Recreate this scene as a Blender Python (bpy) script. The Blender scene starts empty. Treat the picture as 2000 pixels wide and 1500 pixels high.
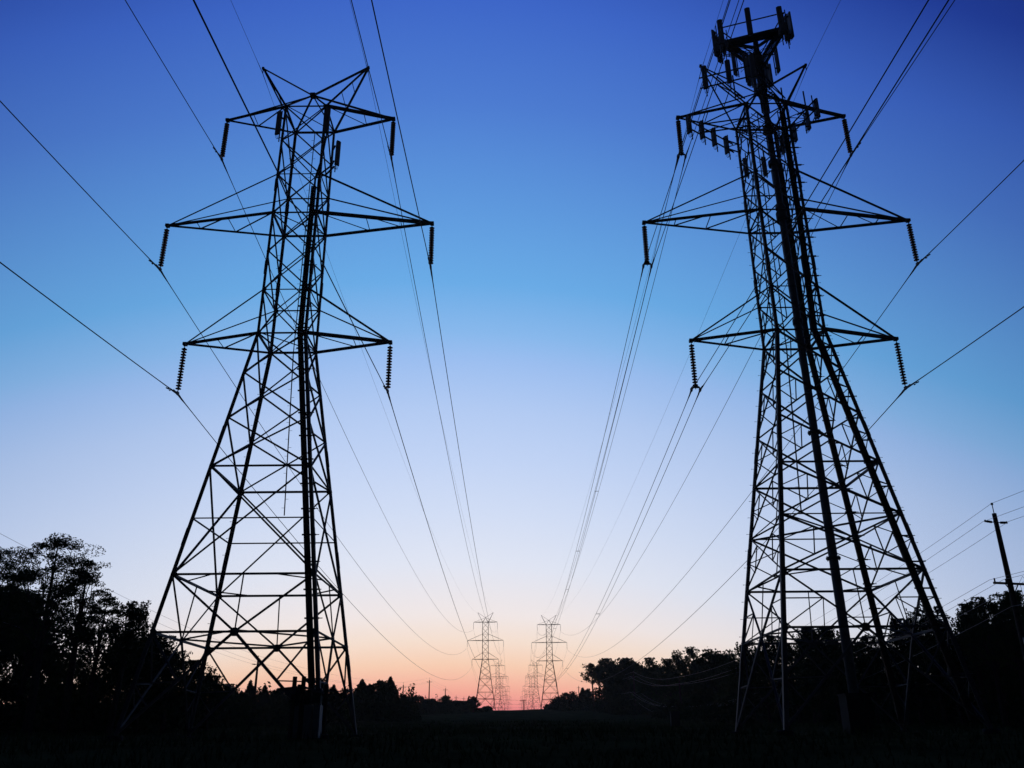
import bpy, math, random
import numpy as np
from mathutils import Vector, Matrix
rad = math.radians
S = bpy.context.scene
C = S.collection

# ------------------------------------------------------------------ camera
PITCH, ROLL, FPX, CAMZ = 0.3933, 0.0081, 1675.2, 1.6
cam_d = bpy.data.cameras.new('camera'); cam = bpy.data.objects.new('camera', cam_d); C.objects.link(cam)
cam_d.sensor_width = 36.0; cam_d.lens = FPX * 36.0 / 2000.0
cam_d.clip_start = 0.1; cam_d.clip_end = 12000
_cp, _sp, _cr, _sr = math.cos(PITCH), math.sin(PITCH), math.cos(ROLL), math.sin(ROLL)
_ex = Vector((1, 0, 0)); _eu = Vector((0, -_sp, _cp)); _F = Vector((0, _cp, _sp))
_R = _cr * _ex - _sr * _eu; _U = _sr * _ex + _cr * _eu
cam.matrix_world = Matrix(((_R.x, _U.x, -_F.x, 0), (_R.y, _U.y, -_F.y, 0), (_R.z, _U.z, -_F.z, CAMZ), (0, 0, 0, 1)))
S.camera = cam

# ------------------------------------------------------------------ view + world (dusk sky, glow in the west = +Y)
S.view_settings.view_transform = 'Standard'; S.view_settings.look = 'None'
S.view_settings.exposure = 0.0; S.view_settings.gamma = 1.0
S.render.resolution_x = 1024; S.render.resolution_y = 768

def lin(c):
    return tuple(((v / 255) / 12.92 if v / 255 <= .04045 else ((v / 255 + .055) / 1.055) ** 2.4) for v in c) + (1,)

world = bpy.data.worlds.new('World'); S.world = world; world.use_nodes = True
nt = world.node_tree; nt.nodes.clear(); N = nt.nodes; L = nt.links
def math_node(op, a, b=None, clamp=False):
    n = N.new('ShaderNodeMath'); n.operation = op; n.use_clamp = clamp
    for i, v in enumerate((a, b)):
        if v is None: continue
        if isinstance(v, (int, float)): n.inputs[i].default_value = v
        else: L.new(v, n.inputs[i])
    return n.outputs[0]
tc = N.new('ShaderNodeTexCoord'); sx = N.new('ShaderNodeSeparateXYZ'); L.new(tc.outputs['Generated'], sx.inputs[0])
elev = math_node('MULTIPLY', math_node('ARCSINE', sx.outputs[2]), 180 / math.pi)          # degrees above the horizon
azim = math_node('ADD', math_node('MULTIPLY', math_node('ARCTAN2', sx.outputs[0], sx.outputs[1]), 180 / math.pi), 4.5)
az2 = math_node('MINIMUM', math_node('MULTIPLY', azim, azim), 3000)
AZK = 0.0082
lift = math_node('MULTIPLY', az2, AZK)
fade = math_node('DIVIDE', elev, 8.0, True)                                              # the glow band stays level near the horizon
lift = math_node('MULTIPLY', lift, math_node('ADD', math_node('MULTIPLY', fade, .7), .3))
t = math_node('DIVIDE', math_node('ADD', elev, lift), 90.0, True)
ramp = N.new('ShaderNodeValToRGB'); L.new(t, ramp.inputs[0]); ramp.color_ramp.interpolation = 'LINEAR'
STOPS = [(0.0, (244, 112, 118)), (1.8, (251, 142, 138)), (2.9, (255, 177, 155)), (4.4, (255, 211, 181)), (5.9, (251, 228, 211)), (7.5, (245, 235, 233)),
         (10.7, (227, 232, 246)), (14, (211, 223, 247)), (17.4, (195, 213, 246)), (20.8, (179, 203, 243)), (24.2, (155, 190, 240)), (26, (136, 184, 236)),
         (29.3, (106, 171, 230)), (34.3, (94, 152, 221)), (40.7, (77, 124, 209)), (46.6, (62, 103, 200)), (53, (38, 68, 167)), (66, (20, 32, 110)), (85, (12, 18, 60))]
cr = ramp.color_ramp
while len(cr.elements) > 1: cr.elements.remove(cr.elements[-1])
cr.elements[0].position = 0; cr.elements[0].color = lin(STOPS[0][1])
for e, c in STOPS[1:]:
    el = cr.elements.new(e / 90.0); el.color = lin(c)
# away from the afterglow the dome is dark
cosg = math_node('ADD', math_node('MULTIPLY', sx.outputs[1], 1.0), 0.0)
away = N.new('ShaderNodeMapRange'); L.new(cosg, away.inputs[0])
away.inputs[1].default_value = -0.1; away.inputs[2].default_value = 0.58; away.inputs[3].default_value = 0.06; away.inputs[4].default_value = 1.0
away.interpolation_type = 'SMOOTHSTEP'
mul = N.new('ShaderNodeVectorMath'); mul.operation = 'SCALE'; L.new(ramp.outputs[0], mul.inputs[0]); L.new(away.outputs[0], mul.inputs[3])
# a breath of thin unevenness in the high air
nz = N.new('ShaderNodeTexNoise'); nz.inputs['Scale'].default_value = 1.6; nz.inputs['Detail'].default_value = 2
L.new(tc.outputs['Generated'], nz.inputs['Vector'])
nm = N.new('ShaderNodeMapRange'); L.new(nz.outputs[0], nm.inputs[0]); nm.inputs[3].default_value = .975; nm.inputs[4].default_value = 1.025
mul2 = N.new('ShaderNodeVectorMath'); mul2.operation = 'SCALE'; L.new(mul.outputs[0], mul2.inputs[0]); L.new(math_node('MULTIPLY', nm.outputs[0], math_node('SUBTRACT', 1.0, math_node('MULTIPLY', az2, 1.7e-4))), mul2.inputs[3])
bg = N.new('ShaderNodeBackground'); L.new(mul2.outputs[0], bg.inputs[0]); bg.inputs[1].default_value = 1.0
wo = N.new('ShaderNodeOutputWorld'); L.new(bg.outputs[0], wo.inputs[0])

# ------------------------------------------------------------------ materials
def mat(name, col, rough=.6, metal=0.0, col2=None, scale=6.0, spec=.4):
    m = bpy.data.materials.new(name); m.use_nodes = True; n = m.node_tree.nodes; l = m.node_tree.links
    b = n['Principled BSDF']; b.inputs['Roughness'].default_value = rough; b.inputs['Metallic'].default_value = metal
    b.inputs['Specular IOR Level'].default_value = spec
    tcn = n.new('ShaderNodeTexCoord'); no = n.new('ShaderNodeTexNoise'); no.inputs['Scale'].default_value = scale; no.inputs['Detail'].default_value = 6
    l.new(tcn.outputs['Object'], no.inputs['Vector'])
    r = n.new('ShaderNodeValToRGB'); l.new(no.outputs[0], r.inputs[0])
    c2 = col2 or tuple(v * .6 for v in col)
    r.color_ramp.elements[0].position = .3; r.color_ramp.elements[0].color = (*c2, 1)
    r.color_ramp.elements[1].position = .7; r.color_ramp.elements[1].color = (*col, 1)
    l.new(r.outputs[0], b.inputs['Base Color'])
    return m
M_STEEL = mat('weathered_steel', (.13, .13, .145), .7, 0.0, (.08, .078, .08), 1.3, .35)
M_GALV = mat('galvanised_pole', (.17, .175, .19), .6, 0.0, (.12, .12, .13), 4, .3)
M_PORC = mat('brown_porcelain', (.05, .03, .025), .35, 0, (.035, .02, .02), 9, .4)
M_WIRE = mat('aluminium_wire', (.10, .10, .105), .7, .0, (.07, .07, .075), 30, .15)
M_DARKBOX = mat('dark_green_box', (.035, .045, .04), .8, 0, (.025, .03, .028), 4, .1)
M_SERVICE = mat('bare_service_wire', (.26, .26, .28), .5, 0, (.2, .2, .21), 30, .5)
M_CABLE = mat('black_cable', (.015, .015, .016), .6, 0, (.01, .01, .01), 9, .3)
M_PANEL = mat('antenna_grey', (.32, .33, .35), .55, 0, (.27, .28, .3), 5, .3)
M_WOOD = mat('pole_wood', (.07, .05, .038), .9, 0, (.04, .03, .022), 5, .1)
M_BARK = mat('bark', (.06, .045, .035), .95, 0, (.03, .024, .02), 7, .1)
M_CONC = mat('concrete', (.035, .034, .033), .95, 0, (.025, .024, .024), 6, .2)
M_CAB = mat('painted_cabinet', (.17, .19, .21), .6, 0, (.13, .14, .16), 4, .4)
M_LEAF = mat('leaf_green', (.05, .075, .025), .8, 0, (.03, .05, .018), .8, 0)
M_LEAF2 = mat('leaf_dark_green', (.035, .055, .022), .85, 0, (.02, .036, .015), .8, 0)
M_NEEDLE = mat('cedar_green', (.028, .045, .024), .9, 0, (.018, .03, .016), 1.2, 0)
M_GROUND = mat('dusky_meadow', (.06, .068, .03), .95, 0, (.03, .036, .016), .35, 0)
M_GRASS = mat('weed_green', (.055, .08, .03), .95, 0, (.03, .046, .018), .5, 0)

# ------------------------------------------------------------------ mesh helpers
MEMBER = .84      # rolled-angle size factor
class MB:
    def __init__(s): s.v = []; s.f = []
    def add(s, vs, fs):
        o = len(s.v); s.v.extend([tuple(x) for x in vs]); s.f.extend([tuple(i + o for i in f) for f in fs])
    def prism(s, a, b, prof, u, v, scale_b=1.0):
        a = Vector(a); b = Vector(b); n = len(prof)
        vs = [a + u * p[0] + v * p[1] for p in prof] + [b + u * p[0] * scale_b + v * p[1] * scale_b for p in prof]
        fs = [(i, (i + 1) % n, n + (i + 1) % n, n + i) for i in range(n)]
        fs.append(tuple(range(n - 1, -1, -1))); fs.append(tuple(range(n, 2 * n)))
        s.add(vs, fs)
    def frame(s, a, b, up=None):
        d = (Vector(b) - Vector(a)).normalized()
        w = Vector(up) if up is not None else (Vector((0, 0, 1)) if abs(d.z) < .9 else Vector((1, 0, 0)))
        u = d.cross(w)
        if u.length < 1e-4: u = d.cross(Vector((0, 1, .1)))
        u.normalize(); v = u.cross(d).normalized(); return u, v
    def angle(s, a, b, w, u=None, v=None, t=None):
        """steel angle: two flanges at right angles"""
        if u is None: u, v = s.frame(a, b)
        w *= MEMBER; t = t or max(w * .14, .012); h = w * .35
        s.prism(a, b, [(-h, -h), (w - h, -h), (w - h, t - h), (t - h, t - h), (t - h, w - h), (-h, w - h)], u, v)
    def box_bar(s, a, b, w, h=None, up=None):
        h = h or w; u, v = s.frame(a, b, up)
        s.prism(a, b, [(-w / 2, -h / 2), (w / 2, -h / 2), (w / 2, h / 2), (-w / 2, h / 2)], u, v)
    def tube(s, a, b, r, n=8, r2=None):
        u, v = s.frame(a, b)
        s.prism(a, b, [(r * math.cos(2 * math.pi * i / n), r * math.sin(2 * math.pi * i / n)) for i in range(n)], u, v, (r2 / r if r2 is not None else 1))
    def path(s, pts, rs, n=6):
        pts = [Vector(p) for p in pts]
        if not hasattr(rs, '__len__'): rs = [rs] * len(pts)
        o = len(s.v); m = len(pts)
        for i, p in enumerate(pts):
            d = (pts[min(i + 1, m - 1)] - pts[max(i - 1, 0)]).normalized()
            w = Vector((0, 0, 1)) if abs(d.z) < .95 else Vector((1, 0, 0))
            u = d.cross(w).normalized(); v = u.cross(d)
            for k in range(n):
                a = 2 * math.pi * k / n; s.v.append(tuple(p + (u * math.cos(a) + v * math.sin(a)) * rs[i]))
        for i in range(m - 1):
            for k in range(n):
                a = o + i * n + k; b = o + i * n + (k + 1) % n; s.f.append((a, b, b + n, a + n))
        s.f.append(tuple(o + k for k in range(n - 1, -1, -1))); s.f.append(tuple(o + (m - 1) * n + k for k in range(n)))
    def box(s, lo, hi):
        x0, y0, z0 = lo; x1, y1, z1 = hi
        s.add([(x0, y0, z0), (x1, y0, z0), (x1, y1, z0), (x0, y1, z0), (x0, y0, z1), (x1, y0, z1), (x1, y1, z1), (x0, y1, z1)],
              [(3, 2, 1, 0), (4, 5, 6, 7), (0, 1, 5, 4), (1, 2, 6, 5), (2, 3, 7, 6), (3, 0, 4, 7)])
    def lathe(s, c, prof, n=12):
        o = len(s.v); m = len(prof)
        for r, z in prof:
            for k in range(n):
                a = 2 * math.pi * k / n; s.v.append((c[0] + r * math.cos(a), c[1] + r * math.sin(a), c[2] + z))
        for i in range(m - 1):
            for k in range(n):
                a = o + i * n + k; b = o + i * n + (k + 1) % n; s.f.append((a, b, b + n, a + n))
    def build(s, name, m, parent=None, smooth=False):
        me = bpy.data.meshes.new(name); me.from_pydata(s.v, [], s.f); me.materials.append(m)
        if smooth: me.shade_smooth()
        o = bpy.data.objects.new(name, me); C.objects.link(o); o.parent = parent
        return o

def tag(o, label=None, cat=None, group=None, kind=None):
    if label: o['label'] = label
    if cat: o['category'] = cat
    if group: o['group'] = group
    if kind: o['kind'] = kind
    return o
def empty(name, loc, rz=0):
    o = bpy.data.objects.new(name, None); C.objects.link(o); o.location = loc; o.rotation_euler = (0, 0, rz); o.empty_display_size = .5
    return o
def children(o): return [c for c in ALLCH.get(o.name, [])]
def copy_tree(o, parent=None):
    c = o.copy(); C.objects.link(c); c.parent = parent
    for ch in list(o.children): copy_tree(ch, c)
    return c
def at(px, py, Y):
    """world point at depth Y that the photograph (2000x1500) shows at px,py"""
    a = (px - 1000) / FPX; b = (750 - py) / FPX
    X = _cr * a + _sr * b; U = -_sr * a + _cr * b
    d = Vector((X, _cp - _sp * U, _sp + _cp * U)); d *= Y / d.y
    return Vector((d.x, Y, d.z + CAMZ))

# ------------------------------------------------------------------ terrain
GY = [-400, -30, 0, 12, 25, 36, 48, 100, 200, 300, 355, 378, 400, 470, 560, 640, 840, 1240, 1750, 2100, 2600]
GZ = [-4, -.6, -.05, .45, 1.25, 1.68, 1.9, 3.1, 6.2, 10.0, 12.3, 12.72, 12.5, 11.5, 12.5, 15.8, 20.2, 28.6, 38, 30, 5]
def gz(x, y):
    z = float(np.interp(y, GY, GZ))
    k = min(max((y - 250) / 120, 0), 1) * min(max((520 - y) / 120, 0), 1)
    z += k * min(max(x, -40), 60) * .022
    z += .05 * math.sin(x * .9 + y * .31) * math.cos(y * .7 - x * .2) + .09 * math.sin(x * .23 + 1.3) * math.sin(y * .19)
    return z
def build_ground():
    xs = np.concatenate([np.linspace(-1600, -150, 12), np.linspace(-130, 130, 131), np.linspace(150, 1600, 12)])
    ys = np.concatenate([np.linspace(-400, -20, 10), np.linspace(-15, 130, 146), np.linspace(134, 420, 72), np.linspace(440, 2600, 60)])
    me = bpy.data.meshes.new('ground'); nx, ny = len(xs), len(ys)
    vs = [(float(x), float(y), gz(x, y)) for y in ys for x in xs]
    fs = [(j * nx + i, j * nx + i + 1, (j + 1) * nx + i + 1, (j + 1) * nx + i) for j in range(ny - 1) for i in range(nx - 1)]
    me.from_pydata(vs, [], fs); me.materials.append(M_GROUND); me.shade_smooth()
    o = bpy.data.objects.new('ground', me); C.objects.link(o); tag(o, kind='structure')
    # bump for the tufty sward
    n = M_GROUND.node_tree.nodes; l = M_GROUND.node_tree.links
    tcn = n.new('ShaderNodeTexCoord'); no = n.new('ShaderNodeTexNoise'); no.inputs['Scale'].default_value = 5; no.inputs['Detail'].default_value = 8
    l.new(tcn.outputs['Object'], no.inputs['Vector']); bp = n.new('ShaderNodeBump'); bp.inputs['Strength'].default_value = .8; bp.inputs['Distance'].default_value = .3
    l.new(no.outputs[0], bp.inputs['Height']); l.new(bp.outputs[0], n['Principled BSDF'].inputs['Normal'])
build_ground()

# ------------------------------------------------------------------ pylon geometry (fitted)
Z5, Z4, ZH, Z3, Z2, Z1, ZW = 4.146, 6.658, 9.27, 11.873, 14.46, 17.018, 19.386
ZLH, ZQ, ZM, ZMH, ZR, ZT = 21.957, 24.35, 26.786, 29.357, 31.72, 34.143
ZA, ZP = 35.945, 38.082
ARMS = {'low': (5.457, ZW, ZLH), 'mid': (7.472, ZM, ZMH), 'top': (4.96, ZT, ZA)}
PX = 3.236; STR = 2.8
def bw(z): return 4.131 + (1.244 - 4.131) * z / ZW if z < ZW else 1.244 - .060 * (z - ZW) / (ZT - ZW)
def nd(z, sx, sy, dz=0): w = bw(z); return Vector((sx * w, sy * w, z))
CORN = [(-1, -1), (1, -1), (1, 1), (-1, 1)]
FACES = [((-1, -1), (1, -1)), ((1, -1), (1, 1)), ((1, 1), (-1, 1)), ((-1, 1), (-1, -1))]

def string_mesh(detail):
    b = MB(); n = 12 if detail else 6
    prof = [(.02, 0), (.02, -.16), (.035, -.17)]
    k = 15 if detail else 6; st = 2.42 / k; R = .15 if detail else .11
    z = -.18
    for i in range(k):
        prof += [(.05, z), (.06, z - st * .22), (R * .8, z - st * .38), (R, z - st * .52), (R * .96, z - st * .6), (.045, z - st * .64), (.028, z - st * .98)]
        z -= st
    prof += [(.03, z), (.02, z - .05), (.02, -STR + .04)]
    b.lathe((0, 0, 0), prof, n)
    return b
def clamp_mesh(yoke=False):
    b = MB()
    def shoe(x):
        b.path([(x, -.55, -STR + .005), (x, -.3, -STR - .0), (x, -.12, -STR - .02), (x, .12, -STR - .02), (x, .3, -STR), (x, .55, -STR - .03)], [.022, .035, .055, .055, .035, .022], 8)
        b.box((x - .05, -.1, -STR - .06), (x + .05, .1, -STR + .10))
    if yoke:
        b.prism((0, -.012, 0), (0, .012, 0), [(-.26, -STR + .10), (.26, -STR + .10), (.2, -STR + .2), (0, -STR + .30), (-.2, -STR + .2)], Vector((1, 0, 0)), Vector((0, 0, 1)))
        shoe(-.225); shoe(.225)
    else: shoe(0)
    return b
STRING_MESH = {}; CLAMP_MESH = {}
def add_string(root, x, z, detail, yoke=False):
    if detail not in STRING_MESH:
        o = string_mesh(detail).build('insulator_string', M_PORC, root, True); STRING_MESH[detail] = o
    else:
        o = STRING_MESH[detail].copy(); C.objects.link(o); o.parent = root
    o.location = (x, 0, z)
    if detail:
        if yoke not in CLAMP_MESH: c = clamp_mesh(yoke).build('suspension_clamp', M_STEEL, o); CLAMP_MESH[yoke] = c
        else: c = CLAMP_MESH[yoke].copy(); C.objects.link(c); c.parent = o; c.location = (0, 0, 0)

def gusset(b, p, nrm, size, th=.02):
    nrm = Vector(nrm); up = Vector((0, 0, 1)); u = up.cross(nrm).normalized(); v = nrm.cross(u)
    a = Vector(p) - nrm * th / 2; e = Vector(p) + nrm * th / 2; s_ = size / 2; k = s_ * .45
    b.prism(a, e, [(-s_, -k), (-k, -s_), (k, -s_), (s_, -k), (s_, k), (k, s_), (-k, s_), (-s_, k)], u, v)

def pylon(loc, detail=True, extra=False, left_yoke=False):
    root = empty('transmission_pylon', loc)
    # legs
    for (sx, sy) in CORN:
        b = MB(); u = Vector((-sx, 0, 0)); v = Vector((0, -sy, 0))
        wl = .23 if extra else .205
        b.angle(nd(0, sx, sy), nd(ZW, sx, sy), wl, u, v, .03); b.angle(nd(ZW, sx, sy), nd(ZT, sx, sy), wl * .82, u, v, .025)
        if detail:
            ends = [(ZW, 'W')]
            for z in (3.0, 8.0, 13.2, 22.9, 28.2):   # splice plates
                p = nd(z, sx, sy); q = nd(z + .8, sx, sy); off = Vector((sx * .0, sy * .0, 0))
                b.angle(p - Vector((-sx, -sy, 0)) * .012, q - Vector((-sx, -sy, 0)) * .012, wl * 1.02, u, v, .02)
            if (sx, sy) == (-1, 1) or (extra and sx == 1 and sy == -1):
                z = 2.4; k = 0
                while z < ZT - .3:
                    p = nd(z, sx, sy); dr = Vector((sx, 0, 0)) if k % 2 else Vector((0, sy, 0))
                    b.tube(p, p + dr * .2, .010, 5); b.tube(p + dr * .19, p + dr * .215, .02, 5)
                    z += .42; k += 1
        b.build('leg', M_STEEL, root)
        if detail:
            f = MB(); p = nd(0, sx, sy)
            f.lathe((p.x, p.y, 0), [(0, .08), (.28, .08), (.32, .05), (.36, -1.2), (0, -1.2)], 14); f.build('footing', M_CONC, root, False)
    # bracing
    b = MB(); g = b
    def face_x(z0, z1, w=.09, sub=False):
        for (c0, c1) in FACES:
            a0, a1, t0, t1 = nd(z0, *c0), nd(z0, *c1), nd(z1, *c0), nd(z1, *c1)
            nrm = Vector(((c0[0] + c1[0]) / 2, (c0[1] + c1[1]) / 2, 0)); o = nrm * .035
            b.angle(a0 + o, t1 + o, w); b.angle(a1 - o, t0 - o, w)
            if sub:
                wa, wb = bw(z0), bw(z1); fz = wa / (wa + wb)
                xc = a0 + (t1 - a0) * fz
                L_ = a0 + (t0 - a0) * fz; R_ = a1 + (t1 - a1) * fz
                for A, T, P in ((a0, t0, L_), (a1, t1, R_)):
                    ml = (A + xc) / 2; mu = (T + xc) / 2
                    b.angle(ml, mu, .055); b.angle(mu, P, .055); b.angle(ml, P, .055)
    def face_h(z, w=.09, only=None):
        for (c0, c1) in FACES: b.angle(nd(z, *c0), nd(z, *c1), w)
    def plan_x(z, w=.07):
        b.angle(nd(z, -1, -1) + Vector((0, 0, .06)), nd(z, 1, 1) + Vector((0, 0, .06)), w); b.angle(nd(z, 1, -1) - Vector((0, 0, .06)), nd(z, -1, 1) - Vector((0, 0, .06)), w)
    sub = extra and detail
    for z0, z1 in ((ZW, ZLH), (ZLH, ZQ), (ZQ, ZM), (ZM, ZMH), (ZMH, ZR), (ZR, ZT)): face_x(z0, z1, .08, sub)
    for z0, z1 in ((Z1, ZW), (Z2, Z1), (Z3, Z2)): face_x(z0, z1, .10, sub)
    if extra:
        face_x(ZH, Z3, .10, True); face_x(Z4, ZH, .10, True)
    else: face_x(Z4, Z3, .10)
    for z in (ZLH, ZMH): face_h(z, .07)
    for z in (ZW, ZM, ZT, Z3, Z4, Z5): face_h(z, .12)
    if extra: plan_x(ZH, .10)
    face_h(ZH, .07)
    plan_x(ZW); plan_x(ZM); plan_x(ZT)
    # lower V bracing and splayed base bracing
    for (c0, c1) in FACES:
        mid5 = (nd(Z5, *c0) + nd(Z5, *c1)) / 2; mid4 = (nd(Z4, *c0) + nd(Z4, *c1)) / 2
        b.angle(nd(Z4, *c0), mid5, .10); b.angle(nd(Z4, *c1), mid5, .10); b.angle(mid4, mid5, .06)
        nrm = Vector(((c0[0] + c1[0]) / 2, (c0[1] + c1[1]) / 2, 0))
        for c in (c0, c1):
            foot = nd(.12, *c); m1 = mid5 + (foot - mid5) * .5; m0 = mid5 + (foot - mid5) * .75
            b.angle(mid5, foot, .13)
            b.angle(nd(Z5, *c), m1, .09)
            lm = nd(Z5 * .5, *c); b.angle(m1, lm, .06)
            b.angle(lm, m0, .055); 
            if extra or detail:
                q4 = nd(Z4, *c) + (mid5 - nd(Z4, *c)) * .5; lq = nd((Z4 + Z5) / 2, *c)
                if extra: b.angle(q4, lq, .06); b.angle(q4, nd(Z5, *c), .06)
            if extra:
                b.angle(q4, nd(Z5, *c) + (mid5 - nd(Z5, *c)) * .5, .05)
        if detail: gusset(g, mid5 + nrm * .02, nrm, .36)
    for i in range(4):
        fa, fb = FACES[i], FACES[(i + 1) % 4]
        ma = (nd(Z5, *fa[0]) + nd(Z5, *fa[1])) / 2; mb = (nd(Z5, *fb[0]) + nd(Z5, *fb[1])) / 2
        b.angle(ma + Vector((0, 0, .07)), mb + Vector((0, 0, .07)), .09)
        cnr = fa[1]; pa = nd(Z4, *cnr) * .72 + nd(Z4, *fa[0]) * .28; pb = nd(Z4, *cnr) * .72 + nd(Z4, *fb[1]) * .28
        b.angle(pa, pb, .07)
    if detail:
        # climbing member on the far face
        top = Vector((0, bw(ZT), ZT)); bot = Vector((0, bw(Z3 - 1.2), Z3 - 1.2)); kn = Vector((0, bw(ZW), ZW))
        b.angle(bot, kn, .07); b.angle(kn, top, .06)
        z = Z3 - .8; k = 0
        while z < ZT - .3:
            p = Vector((0, bw(z) + .03, z)); dr = Vector((1 if k % 2 else -1, 0, 0)); b.tube(p, p + dr * .17, .010, 5); z += .45; k += 1
        for z in (ZW, ZM, ZT, ZLH, ZMH):
            for (sx, sy) in CORN: gusset(g, nd(z, sx, sy) + Vector((-sx * .06, sy * .02, 0)), (0, sy, 0), .24)
        for z in (Z1, Z2, ZQ, ZR):
            for (sx, sy) in CORN: gusset(g, nd(z, sx, sy) + Vector((-sx * .04, sy * .02, 0)), (0, sy, 0), .18)
        for z in (Z3, Z4, Z5):
            for (sx, sy) in CORN:
                gusset(g, nd(z, sx, sy) + Vector((-sx * .07, sy * .02, 0)), (0, sy, 0), .28); gusset(g, nd(z, sx, sy) + Vector((sx * .02, -sy * .07, 0)), (sx, 0, 0), .28)
    b.build('lattice_bracing', M_STEEL, root)
    # cross arms
    for key, (a, z, zh) in ARMS.items():
        for s in (-1, 1):
            m = MB(); tip = Vector((s * a, 0, z)); n_, f_ = nd(z, s, -1), nd(z, s, 1)
            m.angle(tip, n_, .19, None, None, .06); m.angle(tip, f_, .15)
            if key == 'top':
                m.angle(tip, Vector((0, 0, ZA)), .11)
            else:
                m.angle(tip, nd(zh, s, -1), .10); m.angle(tip, nd(zh, s, 1), .075)
            ts = (.42, .72) if key == 'mid' else (.55,)
            prev = 1.0
            for t_ in ts:
                pn = n_.lerp(tip, t_); pf = f_.lerp(tip, t_)
                m.angle(pn, pf, .05)
                m.angle(n_.lerp(tip, 1 - prev if prev == 1.0 else prev), pf, .065)
                prev = t_ + .04
            if detail: m.box((tip.x - .10, -.12, z - .09), (tip.x + .10, .12, z + .07))
            m.build('cross_arm', M_STEEL, root)
            if detail: add_string(root, tip.x, z - .05, True, left_yoke and s == -1)
            else: add_string(root, tip.x, z - .05, False)
    for s in (-1, 1):
        m = MB(); tip = Vector((s * PX, 0, ZP)); ap = Vector((0, 0, ZA))
        m.angle(tip, nd(ZT, s, -1), .12); m.angle(tip, nd(ZT, s, 1), .12); m.angle(tip, ap, .12)
        for t_ in (.35, .6):
            m.angle(nd(ZT, s, -1).lerp(tip, t_), nd(ZT, s, 1).lerp(tip, t_), .05)
        if detail: m.box((tip.x - .07, -.08, ZP - .07), (tip.x + .07, .08, ZP + .06)); m.tube(tip, tip - Vector((0, 0, .38)), .03, 6)
        m.build('earth_wire_peak', M_STEEL, root)
    m = MB(); ap = Vector((0, 0, ZA))
    for c in CORN: m.angle(ap, nd(ZT, *c), .11)
    if detail: m.box((-.15, -.15, ZA - .14), (.15, .15, ZA + .12))
    m.build('apex_frame', M_STEEL, root)
    return root

def panel_ant(root, x, y, z0, h, face=0.0, tilt=0, w=.28, pipe=True):
    """sector antenna: rounded slab facing angle `face`, with a pipe behind it"""
    d = Vector((math.cos(face), math.sin(face), 0)); sd = Vector((-d.y, d.x, 0)); b = MB()
    p = Vector((x, y, z0)); hw = w / 2; dp = .07
    b.prism(p, p + Vector((0, 0, h)), [(-hw, -dp), (hw, -dp), (hw, .02), (hw * .6, dp), (-hw * .6, dp), (-hw, .02)], sd, d)
    b.prism(p + Vector((0, 0, h)), p + Vector((0, 0, h + .05)), [(-hw * .8, -dp * .8), (hw * .8, -dp * .8), (hw * .8, .02), (hw * .5, dp * .7), (-hw * .5, dp * .7), (-hw * .8, .02)], sd, d, .7)
    o = b.build('panel_antenna', M_PANEL, root)
    if pipe:
        q = MB(); c = p - d * .24
        q.tube(c + Vector((0, 0, -.35)), c + Vector((0, 0, h + .25)), .035, 8)
        for k in (.12, .85): q.box_bar(c + Vector((0, 0, h * k)), p - d * .06 + Vector((0, 0, h * k)), .06, .09)
        for k in (-.08, .0, .08):
            s0 = p + sd * k; q.path([s0, s0 + Vector((0, 0, -.16)) - d * .04, s0 + Vector((0, 0, -.22)) - d * .14, c + Vector((0, 0, -.05)) + sd * k], .012, 5)
        q.build('mounting_pipe', M_STEEL, o)
    return o

LX, LY, LB = -11.909, 41.262, 1.794
RX, RY, RB = 15.015, 41.358, 1.80
pl = pylon((LX, LY, LB), True, False)
tag(pl, 'tall near lattice pylon on the left, three tiers of arms, dark against dusk sky', 'pylon', 'lattice pylons of the two parallel lines')
pr = pylon((RX, RY, RB), True, True, True)
tag(pr, 'near lattice pylon on the right with denser bracing and side antennas round a central pole', 'pylon', 'lattice pylons of the two parallel lines')

# --- cable runs on pylon legs
def cable_run(root, path, offs, r, rung_dir, rung_len, zs):
    b = MB()
    for (ox, oy) in offs:
        b.path([Vector(p) + Vector((ox, oy, 0)) for p in path], r, 6)
    b.build('cable_bundle', M_CABLE, root)
    for z in zs:
        for i in range(len(path) - 1):
            a, c = Vector(path[i]), Vector(path[i + 1])
            if min(a.z, c.z) <= z < max(a.z, c.z):
                p = a.lerp(c, (z - a.z) / (c.z - a.z)); d = Vector(rung_dir)
                k = MB(); k.box_bar(p - d * .22, p + d * rung_len, .05, .07)
                k.tube(p + d * rung_len, p + d * (rung_len + .14), .02, 5)
                k.build('cable_bracket', M_STEEL, root)
def legpath(sx, sy, ox, oy, zs): return [nd(z, sx, sy) + Vector((ox, oy, 0)) for z in zs]
offs = [(-.11 + .055 * i, -.05 + .05 * j) for i in range(5) for j in range(3)]
cable_run(pl, legpath(1, -1, -.30, .02, [1.2, 6, 12, ZW, 24, 28.5]), offs, .027, (1, 0, 0), .42, np.arange(2.2, 28, 1.25))
random.seed(4)
offs2 = [(-.13 + .052 * i, -.05 + .05 * j) for i in range(6) for j in range(3)]
cable_run(pr, legpath(1, -1, -.52, .05, [.4, 6, 12, ZW]) + [nd(26, 1, -1) + Vector((-.32, .05, 0)), nd(33.6, 1, -1) + Vector((-.3, .05, 0))], offs2, .022, (1, 0, 0), .62, np.arange(2.2, 33, 1.2))
cable_run(pr, legpath(1, 1, -.10, -.16, [.4, 6, 12, ZW, 26, 31.5]), offs2, .023, (1, 0, 0), .34, np.arange(2.2, 31, 1.2))

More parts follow.
